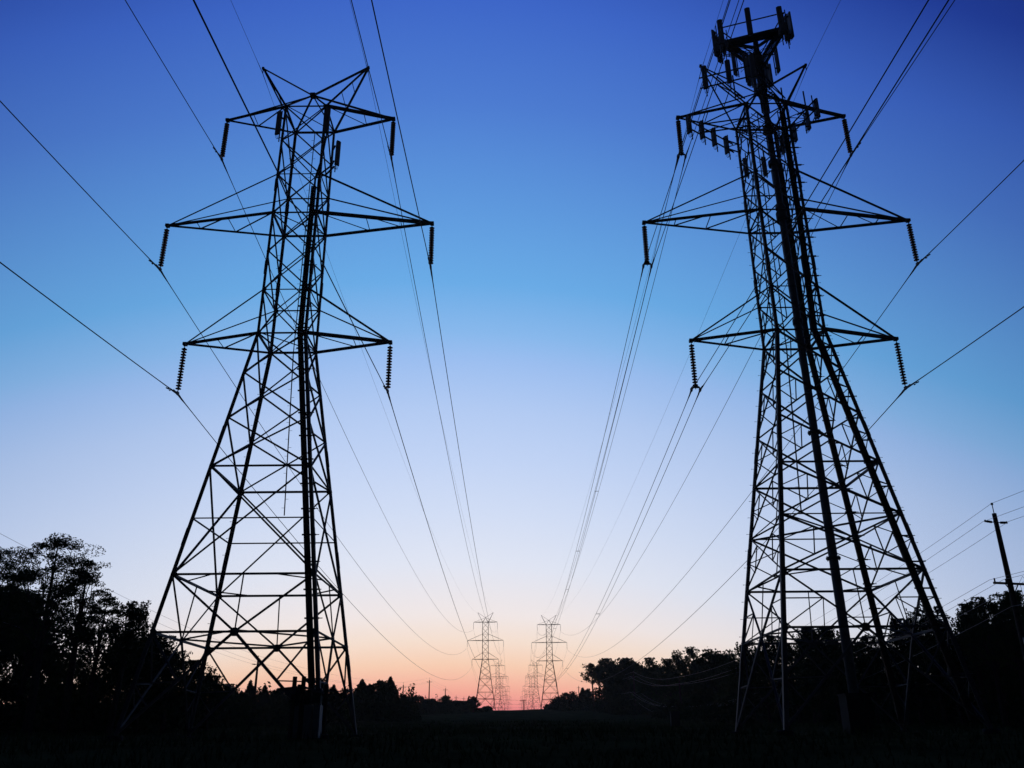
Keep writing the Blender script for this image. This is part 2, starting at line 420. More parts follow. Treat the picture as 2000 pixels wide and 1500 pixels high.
# --- antennas on the left pylon
panel_ant(pl, -1.47, -1.35, 32.0, 1.6, rad(248)); panel_ant(pl, 1.42, -1.6, 31.9, 1.75, rad(275)); panel_ant(pl, 1.62, .75, 31.4, 1.7, rad(305))
mm = MB()
for p, q in ((nd(32.4, -1, -1), (-1.3, -1.3, 32.4)), (nd(33.2, -1, -1), (-1.3, -1.3, 33.2)), (nd(32.4, 1, -1), (1.36, -1.4, 32.4)), (nd(33.2, 1, -1), (1.36, -1.4, 33.2)),
             (nd(31.7, 1, 1), (1.42, .75, 31.7)), (nd(32.8, 1, 1), (1.42, .75, 32.8))): mm.box_bar(p, q, .08)
mm.build('antenna_brackets', M_STEEL, pl)
mm = MB()   # jumper cables from the top of the bundle to the three antennas
for e in ((-1.3, -1.2, 31.9), (1.35, -1.4, 31.8), (1.45, .7, 31.3)):
    a = nd(28.5, 1, -1) + Vector((-.3, .02, 0)); e = Vector(e)
    for k in range(3):
        o = Vector((.03 * k, .03 * k, 0)); m1 = a.lerp(e, .5) + Vector((0, .2, .25)); mm.path([a + o, a + Vector((0, 0, .6)) + o, m1 + o, e + o], .022, 5)
mm.build('jumper_cables', M_CABLE, pl)

# --- antenna booms on the right pylon
def boom(root, pts, z, h, legs, face, n=None):
    b = MB(); p0, p1 = Vector((*pts[0], z)), Vector((*pts[-1], z))
    ext = (p1 - p0).normalized() * .35
    for dz in (.0, .75 if h > 1.3 else .6): b.tube(p0 - ext + Vector((0, 0, dz)), p1 + ext + Vector((0, 0, dz)), .045, 8)
    for (l, q) in legs:
        for dz in (0, .6): b.angle(Vector(l) + Vector((0, 0, dz)), Vector((*q, z + dz)), .07)
        b.angle(Vector(l) + Vector((0, 0, .6)), Vector((*q, z)), .05)
    b.build('antenna_boom', M_STEEL, root)
    for (x, y) in pts: panel_ant(root, x + math.cos(face) * .3, y + math.sin(face) * .3, z - .35, h, face, 0, .3)
boom(pr, [(-4.4, -.9), (-3.55, -.4), (-2.7, .25), (-1.78, 1.0)], 32.5, 1.2, [(nd(32.5, -1, -1), (-3.9, -.62)), (nd(32.5, -1, 1), (-2.1, .75))], rad(215))
boom(pr, [(2.15, -2.4), (1.95, -1.4), (1.5, -.35), (1.1, .8)], 32.5, 1.25, [(nd(32.5, 1, -1), (2.0, -1.8)), (nd(32.5, 1, 1), (1.3, .2))], rad(15))
boom(pr, [(-3.7, -2.3), (-2.45, -2.75), (-1.2, -3.2)], 34.4, 1.6, [(nd(33.9, -1, -1), (-3.1, -2.5)), (nd(33.9, 1, -1), (-1.0, -3.25))], rad(250))
for k, (x, y) in enumerate(((-.6, 2.1), (.5, 2.0))): panel_ant(pr, x, y, 31.4, 1.3, rad(90))
for (x, y, z, h) in ((-1.55, -2.9, 34.2, 2.3), (-2.0, -2.0, 33.9, 1.6), (1.9, -2.1, 32.3, 1.9), (.9, -1.5, 33.5, 1.5)):
    mm = MB(); mm.tube((x, y, z), (x, y, z + h), .045, 8); mm.box_bar((x, y, z + h * .3), (x * .8, y * .8, z + h * .3), .05); mm.build('mounting_pipe', M_STEEL, pr)
mm = MB()
for k in range(14):   # jumper loops that cross from the central pole to the leg cables
    r_ = random.Random(k); a = Vector((.36 + r_.uniform(-.1, .1), r_.uniform(-.15, .15), 36.3 + r_.uniform(-.4, .5))); c = nd(33.8, 1, -1) + Vector((-.3 + r_.uniform(-.15, .15), .1, r_.uniform(-.3, .3)))
    mm.path([a, a.lerp(c, .3) + Vector((0, 0, -.3 + r_.uniform(0, .4))), a.lerp(c, .75) + Vector((0, 0, .35 + r_.uniform(0, .5))), c + Vector((.05, 0, .1)), c - Vector((0, 0, .8))], .028, 5)
for k in range(12):
    r_ = random.Random(50 + k); a = nd(33.0, -1, -1) + Vector((r_.uniform(-.6, .2), r_.uniform(-.2, 1.2), r_.uniform(-.5, .6))); c = nd(32.5, 1, -1) + Vector((-.3, r_.uniform(0, 1.2), r_.uniform(-.6, .5)))
    mm.path([a, a.lerp(c, .3) - Vector((0, 0, r_.uniform(0, .3))), a.lerp(c, .7) - Vector((0, 0, r_.uniform(0, .35))), c], .024, 5)
mm.build('jumper_cables', M_CABLE, pr)

# ------------------------------------------------------------------ cellular monopole through the right pylon
mp = empty('antenna_monopole', (RX + .37, RY, RB))
tag(mp, 'tall cellular pole rising through the right pylon, crowned by a triangular antenna platform', 'antenna mast')
b = MB(); b.lathe((0, 0, 0), [(0, -.6), (.225, -.6), (.22, 6), (.205, 13), (.19, 20), (.18, 28), (.165, 39.9), (0, 39.95)], 20); b.build('pole', M_GALV, mp, True)
for z, r_, h in ((7.7, .34, .1), (14.1, .33, .1), (20.3, .27, .25), (26.9, .31, .45), (27.6, .28, .2), (30.6, .32, .3), (33.0, .34, .4), (36.4, .3, .25)):
    b = MB(); b.lathe((0, 0, z), [(.18, 0), (r_, 0), (r_, h), (.18, h)], 16)
    for k in range(8):
        a = k * math.pi / 4; b.tube((r_ * .85 * math.cos(a), r_ * .85 * math.sin(a), z - .06), (r_ * .85 * math.cos(a), r_ * .85 * math.sin(a), z + h + .06), .025, 6)
    b.build('flange_collar', M_STEEL, mp)
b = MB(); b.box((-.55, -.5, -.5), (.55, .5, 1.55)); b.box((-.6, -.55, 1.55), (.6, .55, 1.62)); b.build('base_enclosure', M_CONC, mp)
b = MB()
for i in range(8): b.path([(.22 * math.cos(rad(40 * i)), .22 * math.sin(rad(40 * i)), z) for z in (34.5, 36.5, 39.2)], .035, 5)
b.build('cable_bundle', M_CABLE, mp)
PC = [Vector((-2.38, -.42, 39.5)), Vector((1.38, -1.66, 39.5)), Vector((.82, 2.10, 39.5))]
cen = (PC[0] + PC[1] + PC[2]) / 3
deck = MB(); fr = MB(); gr = MB()
for i in range(3):
    a, c = PC[i], PC[(i + 1) % 3]; ai, ci = a.lerp(cen, .46 if i == 0 else .38), c.lerp(cen, .46 if i == 0 else .38)
    fr.box_bar(a, c, .12, .16); fr.box_bar(ai, ci, .08, .12)
    if i == 0: deck.add([a + Vector((0, 0, .09)), c + Vector((0, 0, .09)), ci + Vector((0, 0, .09)), ai + Vector((0, 0, .09)), a + Vector((0, 0, .13)), c + Vector((0, 0, .13)), ci + Vector((0, 0, .13)), ai + Vector((0, 0, .13))],
                        [(3, 2, 1, 0), (4, 5, 6, 7), (0, 1, 5, 4), (1, 2, 6, 5), (2, 3, 7, 6), (3, 0, 4, 7)])
    else:
        for k in range(34): t_ = (k + .5) / 34; gr.box_bar(a.lerp(c, t_) + Vector((0, 0, .1)), ai.lerp(ci, t_) + Vector((0, 0, .1)), .055, .03)
        for k in (.25, .5, .75): gr.box_bar(a.lerp(ai, k) + Vector((0, 0, .125)), c.lerp(ci, k) + Vector((0, 0, .125)), .03, .03)
    fr.box_bar(a, Vector((cen.x * .3, cen.y * .3, 39.5)), .13, .16)
    fr.box_bar(a + Vector((0, 0, -.05)), Vector((0, 0, 37.5)) + (a - Vector((0, 0, 39.5))).normalized() * .0, .12, .12)
    m_ = (a + c) / 2; fr.box_bar(m_, Vector((0, 0, 38.3)), .08, .08)
    fr.tube(a + Vector((0, 0, 1.15)), c + Vector((0, 0, 1.15)), .04, 8)
    for t_ in (.04, .96): p = a.lerp(c, t_); fr.tube(p - Vector((0, 0, .3)), p + Vector((0, 0, 1.3)), .04, 8)
fr.lathe((0, 0, 38.1), [(.17, 0), (.34, 0), (.37, .3), (.34, .6), (.17, .6)], 12)
fr.build('platform_frame', M_STEEL, mp); deck.build('platform_deck', M_STEEL, mp); gr.build('platform_grating', M_STEEL, mp)
def along(i, t_, out):
    a, c = PC[i], PC[(i + 1) % 3]; p = a.lerp(c, t_); d = (c - a).normalized(); n_ = Vector((d.y, -d.x, 0))
    if n_.dot((a + c) / 2 - cen) < 0: n_ = -n_
    return p + n_ * out, math.atan2(n_.y, n_.x)
for i, t_, z0, h in ((0, .04, 39.05, 1.85), (0, .47, 39.25, 2.05), (0, .93, 38.85, 1.95), (1, .04, 38.9, 1.9), (1, .14, 39.1, 1.9), (1, .60, 38.2, 1.9), (1, .95, 38.2, 1.9),
                     (2, .06, 38.0, 1.9), (2, .22, 38.2, 1.9), (2, .55, 38.3, 1.8), (2, .92, 38.5, 2.0), (2, .99, 38.8, 2.0)):
    p, a = along(i, t_, .40); panel_ant(mp, p.x, p.y, z0, h, a, 0, .33)

for (x, y, z, a) in ((-.55, -.5, 36.6, 230), (.95, -.1, 36.4, 10), (.75, .6, 36.9, 60)): panel_ant(mp, x - .37, y, z, 1.6, rad(a), 0, .3)
# radio units, hanging pipes and cable loops that clutter the platform corners
for i in range(3):
    for j, t_ in enumerate((.02, .1, .9, .98)):
        p, a = along(i, t_, .02 + .1 * (j % 2)); q = MB(); q.box_bar(p + Vector((0, 0, -.75 + .1 * j)), p + Vector((0, 0, -.2 + .12 * j)), .2, .16, (1, 0, 0)); q.build('radio_unit', M_PANEL, mp)
        q = MB(); q.tube(p + Vector((.1, .05, -1.25)), p + Vector((.1, .05, .85)), .03, 6); q.build('hanging_pipe', M_STEEL, mp)
q = MB()
for k in range(30):
    r_ = random.Random(200 + k); i = k % 3; t_ = r_.choice((.03, .08, .12, .5, .88, .93, .97)); p, a = along(i, t_, r_.uniform(.0, .3)); p2 = Vector((r_.uniform(-.25, .25), r_.uniform(-.25, .25), 38.9 + r_.uniform(-.5, .4)))
    p = p + Vector((0, 0, r_.uniform(-.9, .3))); q.path([p, p + Vector((r_.uniform(-.15, .15), r_.uniform(-.15, .15), -.35)), p.lerp(p2, .3) + Vector((0, 0, -.3)), p.lerp(p2, .7) + Vector((0, 0, -.05)), p2], .018, 5)
q.build('jumper_cables', M_CABLE, mp)

# ------------------------------------------------------------------ far pylons (copies share meshes)
far = pylon((-11.83, 367.6, 12.764), False, False)
FL = ['second pylon of the left line, standing on the crest of the rise', 'third pylon of the left line, smaller and paler beyond the crest',
      'fourth pylon of the left line, half hidden behind the third', 'fifth pylon of the left line, tiny and faint in the pink glow', 'farthest pylon of the left line, a faint speck above the crest']
FR = ['second pylon of the right line, standing on the crest of the rise', 'third pylon of the right line, smaller, beyond the crest',
      'fourth pylon of the right line, overlapping the third on its left', 'fifth pylon of the right line, tiny and faint in the pink glow', 'farthest pylon of the right line, a faint speck nearest the middle']
PL = [(-11.83, 367.6, 12.764), (-11.72, 632, 15.60), (-11.8, 838, 20.2), (-11.8, 1240, 28.6), (-11.8, 1750, 38.3)]
PR = [(14.88, 377.6, 12.762), (15.3, 646, 16.77), (15.2, 845, 20.8), (15.2, 1240, 28.6), (15.2, 1750, 38.3)]
for i, (p, lab) in enumerate(zip(PL + PR, FL + FR)):
    o = far if i == 0 else copy_tree(far)
    o.location = p; tag(o, lab, 'pylon', 'lattice pylons of the two parallel lines')

# ------------------------------------------------------------------ power lines
def wire_points(stat, dx, dzl, slope, ksag, lead=130, x_over=None):
    """stat: pylon bases; attach at +dx, +dzl; returns polyline from behind the camera to the last pylon"""
    P = [Vector((x + dx, y, z + dzl)) for (x, y, z) in stat]
    pts = []; p0 = P[0]
    for t_ in list(np.linspace(lead, 6, 32)) + [4, 2.5, 1.2, .6]:
        pts.append(Vector((p0.x, p0.y - t_, p0.z - slope * t_ + 4 * ksag * t_ * t_)))
    near = len(pts)
    for i in range(len(P) - 1):
        a, c = P[i], P[i + 1]; Ls = (c - a).length; sg = ksag * Ls * Ls; n = 64 if i == 0 else 20
        ts = [0, .0018, .0036, .007, .012] + list(np.linspace(.018, 1, n))[:-1] if i == 0 else list(np.linspace(0, 1, n))[:-1]
        for t_ in ts:
            p = a.lerp(c, t_); p.z -= 4 * sg * t_ * (1 - t_); pts.append(p)
    pts.append(P[-1])
    return pts, near
def radii(pts, r, rod, y0):
    out = []
    for p in pts:
        d = abs(p.y - y0); out.append(r + (rod - r) * max(0, 1 - max(0, d - .6) / .8) if d < 1.6 else r)
    return out
def damper(root, p, d, off=.0):
    b = MB(); d = d.normalized(); q = p - Vector((0, 0, .09))
    b.box_bar(p + Vector((0, 0, .02)), q, .04, .06); b.tube(q - d * .22, q + d * .22, .008, 5)
    for s in (-1, 1): b.tube(q + d * (.13 * s), q + d * (.25 * s), .032, 8)
    b.build('vibration_damper', M_STEEL, root)
WZ = {'low': ('lowest', 2.82e-5 * 3.0), 'mid': ('middle', 2.95e-5 * 3.0), 'top': ('top', 3.05e-5 * 3.0)}
def line(base, stat, side, slope, bundle_left):
    for key, (a, z, zh) in ARMS.items():
        for s in (-1, 1):
            inner = 'left' if s < 0 else 'right'
            dzl = z - .05 - STR - .02
            ks = WZ[key][1]
            bundle = bundle_left and s < 0
            root = empty('power_line', (stat[0][0] + s * a, stat[0][1], stat[0][2] + dzl))
            o0 = Vector(root.location)
            for off in ((-.225, .225) if bundle else (0,)):
                sl = slope if not (bundle and key == 'low') else slope - .018
                pts, n0 = wire_points(stat, s * a + off, dzl, sl, ks)
                b = MB(); r = .018 if bundle else .0225
                b.path([p - o0 for p in pts], radii(pts, r, r * 2.1, stat[0][1]), 6); b.build('conductor', M_WIRE, root)
                if not bundle:
                    p = pts[n0 - 2] - o0; d = pts[n0 - 2] - pts[n0 - 4]; damper(root, p, d)
            if bundle:
                pts, n0 = wire_points(stat, s * a, dzl, sl, ks); m = MB(); acc = 0; last = pts[n0]
                for i in range(n0 + 1, len(pts) - 1):
                    acc += (pts[i] - pts[i - 1]).length
                    if acc > 58 and pts[i].y < 640:
                        q = pts[i] - o0; m.box_bar(q + Vector((-.24, 0, 0)), q + Vector((.24, 0, 0)), .035, .05); acc = 0
                m.build('spacer', M_STEEL, root)
            tag(root, '%s on the %s %s arms of the %s pylon line' % ('twin-wire conductor bundle strung' if bundle else 'single conductor strung', WZ[key][0], inner, side), 'power line', 'conductors of the %s pylon line' % side)
    for s in (-1, 1):
        pts, n0 = wire_points(stat, s * PX, ZP - .38, slope * .9, 2.0e-5 * 3.0)
        b = MB(); o0 = Vector((stat[0][0] + s * PX, stat[0][1], stat[0][2] + ZP - .38))
        b.path([p - o0 for p in pts], radii(pts, .010, .020, stat[0][1]), 5)
        o = b.build('earth_wire', M_WIRE); o.location = o0
        tag(o, 'thin earth wire along the %s peaks of the %s pylon line' % ('left' if s < 0 else 'right', side), 'power line', 'conductors of the %s pylon line' % side)
line(None, [(LX, LY, LB)] + PL, 'left', .105, False)
line(None, [(RX, RY, RB)] + PR, 'right', .086, True)

# ------------------------------------------------------------------ distribution poles and their wires
def utility_pole(top, base_z, r, label, arms=True, lower=True, can=False, dirx=(1, 0, 0), group='wooden distribution poles'):
    """top: world point of the head pin"""
    root = empty('utility_pole', (top.x, top.y, base_z)); H = top.z - base_z; d = Vector(dirx)
    b = MB(); b.lathe((0, 0, 0), [(r * 1.35, -1.0), (r * 1.3, 0), (r, H * .6), (r * .8, H - .62), (0, H - .6)], 12); b.build('shaft', M_WOOD, root, True)
    b = MB(); b.tube((0, 0, H - .75), (0, 0, H - .02), .025, 6); b.tube((0, 0, H - .1), (0, 0, H + .02), .07, 8); b.build('head_pin', M_PORC, root)
    if arms:
        z = H - 1.15
        for s in (-1, 1):
            b = MB(); b.tube(d * (.15 * s) + Vector((0, 0, z)), d * (.35 * s) + Vector((0, 0, z)), .03, 8); b.tube(d * (.33 * s) + Vector((0, 0, z)), d * (.66 * s) + Vector((0, 0, z + .02)), .075, 8)
            b.tube(d * (.66 * s) + Vector((0, 0, z + .02)), d * (.8 * s) + Vector((0, 0, z + .04)), .03, 8); b.tube(d * (.78 * s) + Vector((0, 0, z - .03)), d * (.78 * s) + Vector((0, 0, z + .1)), .05, 8)
            b.build('post_insulator', M_PORC, root)
    if lower:
        b = MB(); z = H - 4.75; b.box_bar(d * -1.25 + Vector((0, -r, z)), d * 1.25 + Vector((0, -r, z)), .10, .12)
        for s in (-1, 1): b.box_bar(d * (.45 * s) + Vector((0, -r, z - .04)), Vector((0, -r, z - .62)), .03, .05)
        b.build('crossarm', M_WOOD, root)
        for x in (-1.15, -.35, 1.1):
            b = MB(); b.tube(d * x + Vector((0, -r, z + .05)), d * x + Vector((0, -r, z + .26)), .045, 8); b.build('pin_insulator', M_PORC, root)
        if can:
            b = MB()
            b.tube(d * .95 + Vector((0, -r, z - .0)), d * .95 + Vector((0, -r - .1, z - .75)), .045, 8); b.path([d * 1.1 + Vector((0, -r, z + .26)), d * .9 + Vector((0, -r, z + .45)), d * .6 + Vector((0, -r, z + .1)), d * .5 + Vector((.1, -r - .1, z - 1.8))], .012, 5); b.build('fuse_cutout', M_PORC, root)
            c = MB(); c.lathe((.05, -.42, z - 4.0), [(0, 0), (.22, 0), (.24, .05), (.24, .95), (.25, 1.0), (0, 1.06)], 16); c.tube((.0, -.42, z - 2.95), (.0, -.42, z - 2.7), .04, 8); c.build('transformer_can', M_CAB, root)
    tag(root, label, 'utility pole', group)
    return root
rp = []
for i, (px, py, Y, lab) in enumerate(((1937, 983, 50, 'nearest wooden pole at the right edge, with crossarm and transformer can'), (1326, 1322, 147, 'dark wooden pole before the right-hand wood, between its arcs of wire'),
                                      (1237, 1312, 216, 'third wooden pole of the line skirting the right-hand wood'), (1186, 1317, 275, 'last wooden pole of the line skirting the right-hand wood'))):
    p = at(px, py, Y); rp.append(p)
    utility_pole(p, gz(p.x, p.y) - .1, .155, lab, True, True, i == 0, (.96, .28, 0) if i == 0 else (1, 0, 0))
rp0 = rp[0] + (rp[0] - rp[1]).normalized() * 60; rp0.z = rp[0].z + 1.5; rp0.x += 4
def sag_path(a, c, s, n=26):
    out = []
    for k in range(n):
        t_ = k / (n - 1); p = a.lerp(c, t_); p.z -= 4 * s * t_ * (1 - t_); out.append(p)
    return out
def pole_wire(ptsl, dx, dz, r, label, sag, group):
    b = MB(); pts = []
    for i in range(len(ptsl) - 1):
        a = ptsl[i] + Vector((dx, 0, dz)); c = ptsl[i + 1] + Vector((dx, 0, dz)); Ls = (c - a).length
        seg = sag_path(a, c, sag * Ls * Ls); pts += seg if i == 0 else seg[1:]
    o0 = pts[0].copy(); b.path([p - o0 for p in pts], r, 5); o = b.build('overhead_wire', M_SERVICE); o.location = o0
    tag(o, label, 'overhead wire', group)
G1 = 'distribution wires along the right-hand wood'
rend = rp[3] + (rp[3] - rp[2]) * .9; rend.z = rp[3].z + 1.0
RS = [rp0] + rp + [rend]
for dx, dz, lab, sg in ((0, .0, 'uppermost distribution wire, on the head pins of the right-hand poles', 1.9e-4), (-.76, -1.1, 'distribution wire on the left post insulators just below the pole heads', 2.0e-4), (.76, -1.1, 'distribution wire on the right post insulators just below the pole heads', 2.0e-4),
                        (-1.12, -4.5, 'outer left wire on the lower crossarms of the right-hand poles', 2.1e-4), (-.34, -4.5, 'inner wire on the lower crossarms of the right-hand poles', 2.15e-4), (1.1, -4.5, 'outer right wire on the lower crossarms of the right-hand poles', 2.2e-4), (-.2, -6.0, 'telephone cable below the crossarms of the right-hand poles', 2.5e-4)):
    pole_wire(RS, dx, dz, .011 if dz > -5.5 else .013, lab, sg, G1)
# left, behind the pylon
lp = []
for (px, py, Y, lab) in ((505, 1281, 128, 'wooden pole with two crossarms framed by the base of the left pylon'), (788, 1333, 235, 'far slim pole just right of the twin cedars'), (839, 1324, 270, 'far slim pole, tallest of the row right of the cedars'),
                         (870, 1341, 330, 'far slim pole standing behind the round-crowned far tree'), (891, 1357, 420, 'short far pole, fourth of the row right of the cedars'), (906, 1360, 450, 'short far pole beside the tree at the left foot of the second pylon')):
    p = at(px, py, Y); lp.append(p)
    utility_pole(p, gz(p.x, p.y) - .2, .17 if Y < 200 else .16, lab, True, Y < 200, False)
lp0 = at(-60, 1010, 48)
G2 = 'distribution wires behind the left pylon'
for dx, dz, lab in ((0, 0, 'uppermost thin wire running down to the pole behind the left pylon'), (-.76, -1.1, 'left of the two wires just below the top on the pole behind the left pylon'), (.76, -1.1, 'right of the two wires just below the top on the pole behind the left pylon'), (-1.1, -4.5, 'lower thin wire crossing behind the left pylon base')):
    pole_wire([lp0, lp[0]] + lp[1:], dx, dz, .011, lab, .8e-4, G2)
# line crossing the corridor beyond the crest
cp = [at(1023, 1367, 520), at(1084, 1366, 520)]
for p, lab in zip(cp, ('small pole with crossarm between the two pylon rows, beyond the crest', 'small pole with crossarm at the foot of the right second pylon')):
    root = empty('utility_pole', (p.x, p.y, gz(p.x, p.y) - 1)); H = p.z - gz(p.x, p.y) + 1
    b = MB(); b.lathe((0, 0, 0), [(.26, 0), (.2, H), (0, H + .01)], 8); b.build('shaft', M_WOOD, root)
    b = MB(); b.box_bar((-2.2, 0, H - .5), (1.2, 0, H - .5), .2, .25); b.build('crossarm', M_WOOD, root); tag(root, lab, 'utility pole', 'wooden distribution poles')
for k, (y0, y1, y2) in enumerate(((1361, 1368, 1369), (1370, 1376, 1377), (1381, 1382, 1383))):
    b = MB(); pts = []
    A, B, D = at(560, y0 - 6, 520), at(900, y0 + 4, 520), at(1230, y2, 520)
    seg = [A, A.lerp(B, .5) - Vector((0, 0, .4)), B, at(1023, y1, 520), at(1084, y2, 520), D]
    o0 = seg[0].copy(); b.path([p - o0 for p in seg], .035, 5); o = b.build('overhead_wire', M_WIRE); o.location = o0
    tag(o, ('top', 'middle', 'bottom')[k] + ' wire of the line crossing level beyond the crest', 'overhead wire', 'wires crossing beyond the crest')
p = at(1130, 1338, 420); utility_pole(p, gz(p.x, p.y), .2, 'far pole with crossarm left of the flared tree on the right rise', True, False, False)

# ------------------------------------------------------------------ equipment at the left pylon's foot
eq = empty('equipment_rack', (-8.35, 36.4, gz(-8.35, 36.4)))
z0 = gz(-8.35, 36.4)
for x, y in ((-.48, 0), (-.12, 0), (-.48, .9), (.62, .9)):
    b = MB(); b.lathe((x, y, 0), [(.10, -.3), (.09, 2.35 if y == 0 else 2.1), (0, 2.36 if y == 0 else 2.11)], 10); b.build('wooden_post', M_WOOD, eq)
b = MB(); b.prism((-1.15, -.05, 1.86), (-.4, -.05, 1.82), [(-.05, -.05), (.05, -.05), (.05, .05), (-.05, .05)], Vector((0, 1, 0)), Vector((0, 0, 1)), 3.0); b.build('cantilever_beam', M_STEEL, eq)
b = MB(); b.box_bar((-.1, -.05, 1.95), (.72, .1, 1.72), .12, .08); b.build('cable_tray', M_GALV, eq)
b = MB(); b.box_bar((-.5, .9, 1.7), (.7, .9, 1.7), .1); b.build('cross_rail', M_WOOD, eq)
for x0, x1, h, lab in ((-.42, -.06, 1.25, None), (-.02, .30, 1.28, None), (.36, .62, 1.26, None)):
    b = MB(); b.box((x0, .0, .05), (x1, .55, h)); o = b.build('cabinet', M_CAB, eq)
    d = MB(); d.box((x0 + .03, -.02, .12), (x1 - .03, -.002, h - .07)); d.box((x1 - .07, -.035, h * .5), (x1 - .05, -.02, h * .5 + .1))
    for k in range(8): d.box((x0 + .07, -.028, .2 + k * .03), (x1 - .07, -.02, .212 + k * .03))
    d.build('cabinet_door', M_CAB, o)
b = MB()
for k in range(7): r_ = random.Random(k); x = -.3 + .13 * k; b.path([(x, .2, 1.2), (x + r_.uniform(-.1, .1), .1, 1.5), (x + .15, .15, 1.75), (.55, .4, 1.9)], .025, 5)
b.build('cable_loops', M_CABLE, eq)
for x0, x1, zz0, zz1 in ((-.46, -.16, 1.35, 1.95), (-.10, .22, 1.4, 1.85), (.28, .6, 1.35, 1.75)):
    b = MB(); b.box((x0, .02, zz0), (x1, .26, zz1)); b.box((x0 + .04, .0, zz0 + .05), (x1 - .04, .018, zz1 - .05)); b.tube(((x0 + x1) / 2, .12, zz0), ((x0 + x1) / 2, .12, zz0 - .3), .025, 6); b.build('junction_box', M_DARKBOX, eq)
tag(eq, 'equipment rack with posts, tray and grey cabinets at the foot of the left pylon', 'equipment rack')
cb = MB(); cb.box((-.35, -.25, -.1), (.35, .25, 1.15)); cb.prism((0, -.3, 1.15), (0, .3, 1.15), [(-.4, 0), (.4, 0), (.4, .05), (0, .12), (-.4, .05)], Vector((1, 0, 0)), Vector((0, 0, 1)))
p = at(1318, 1400, 75); o = cb.build('utility_cabinet', M_DARKBOX); o.location = (p.x, p.y, gz(p.x, p.y)); tag(o, 'small grey utility box standing in the dark field left of the right pylon', 'utility box')

# ------------------------------------------------------------------ foliage
def quads(name, cen_, size, nrm_bias, rng, m, parent, aspect=1.0):
    """leaf-sized four-cornered blades at the given centres"""
    n = len(cen_); a = rng.normal(size=(n, 3)); a[:, 2] *= nrm_bias; a /= np.linalg.norm(a, axis=1)[:, None]
    r = rng.normal(size=(n, 3)); u = np.cross(a, r); u /= np.linalg.norm(u, axis=1)[:, None]; v = np.cross(a, u)
    s = size * rng.uniform(.6, 1.3, size=(n, 1))
    w = s * aspect
    P = np.stack([cen_ - u * s, cen_ - v * w * .5 - u * s * .1, cen_ + u * s, cen_ + v * w * .5 - u * s * .1], axis=1).reshape(-1, 3).astype(np.float32)
    me = bpy.data.meshes.new(name); me.vertices.add(4 * n); me.vertices.foreach_set('co', P.ravel())
    me.loops.add(4 * n); me.loops.foreach_set('vertex_index', np.arange(4 * n, dtype=np.int32))
    me.polygons.add(n); me.polygons.foreach_set('loop_start', np.arange(0, 4 * n, 4, dtype=np.int32)); me.polygons.foreach_set('loop_total', np.full(n, 4, dtype=np.int32))
    me.update(calc_edges=True); me.materials.append(m)
    o = bpy.data.objects.new(name, me); C.objects.link(o); o.parent = parent
    return o

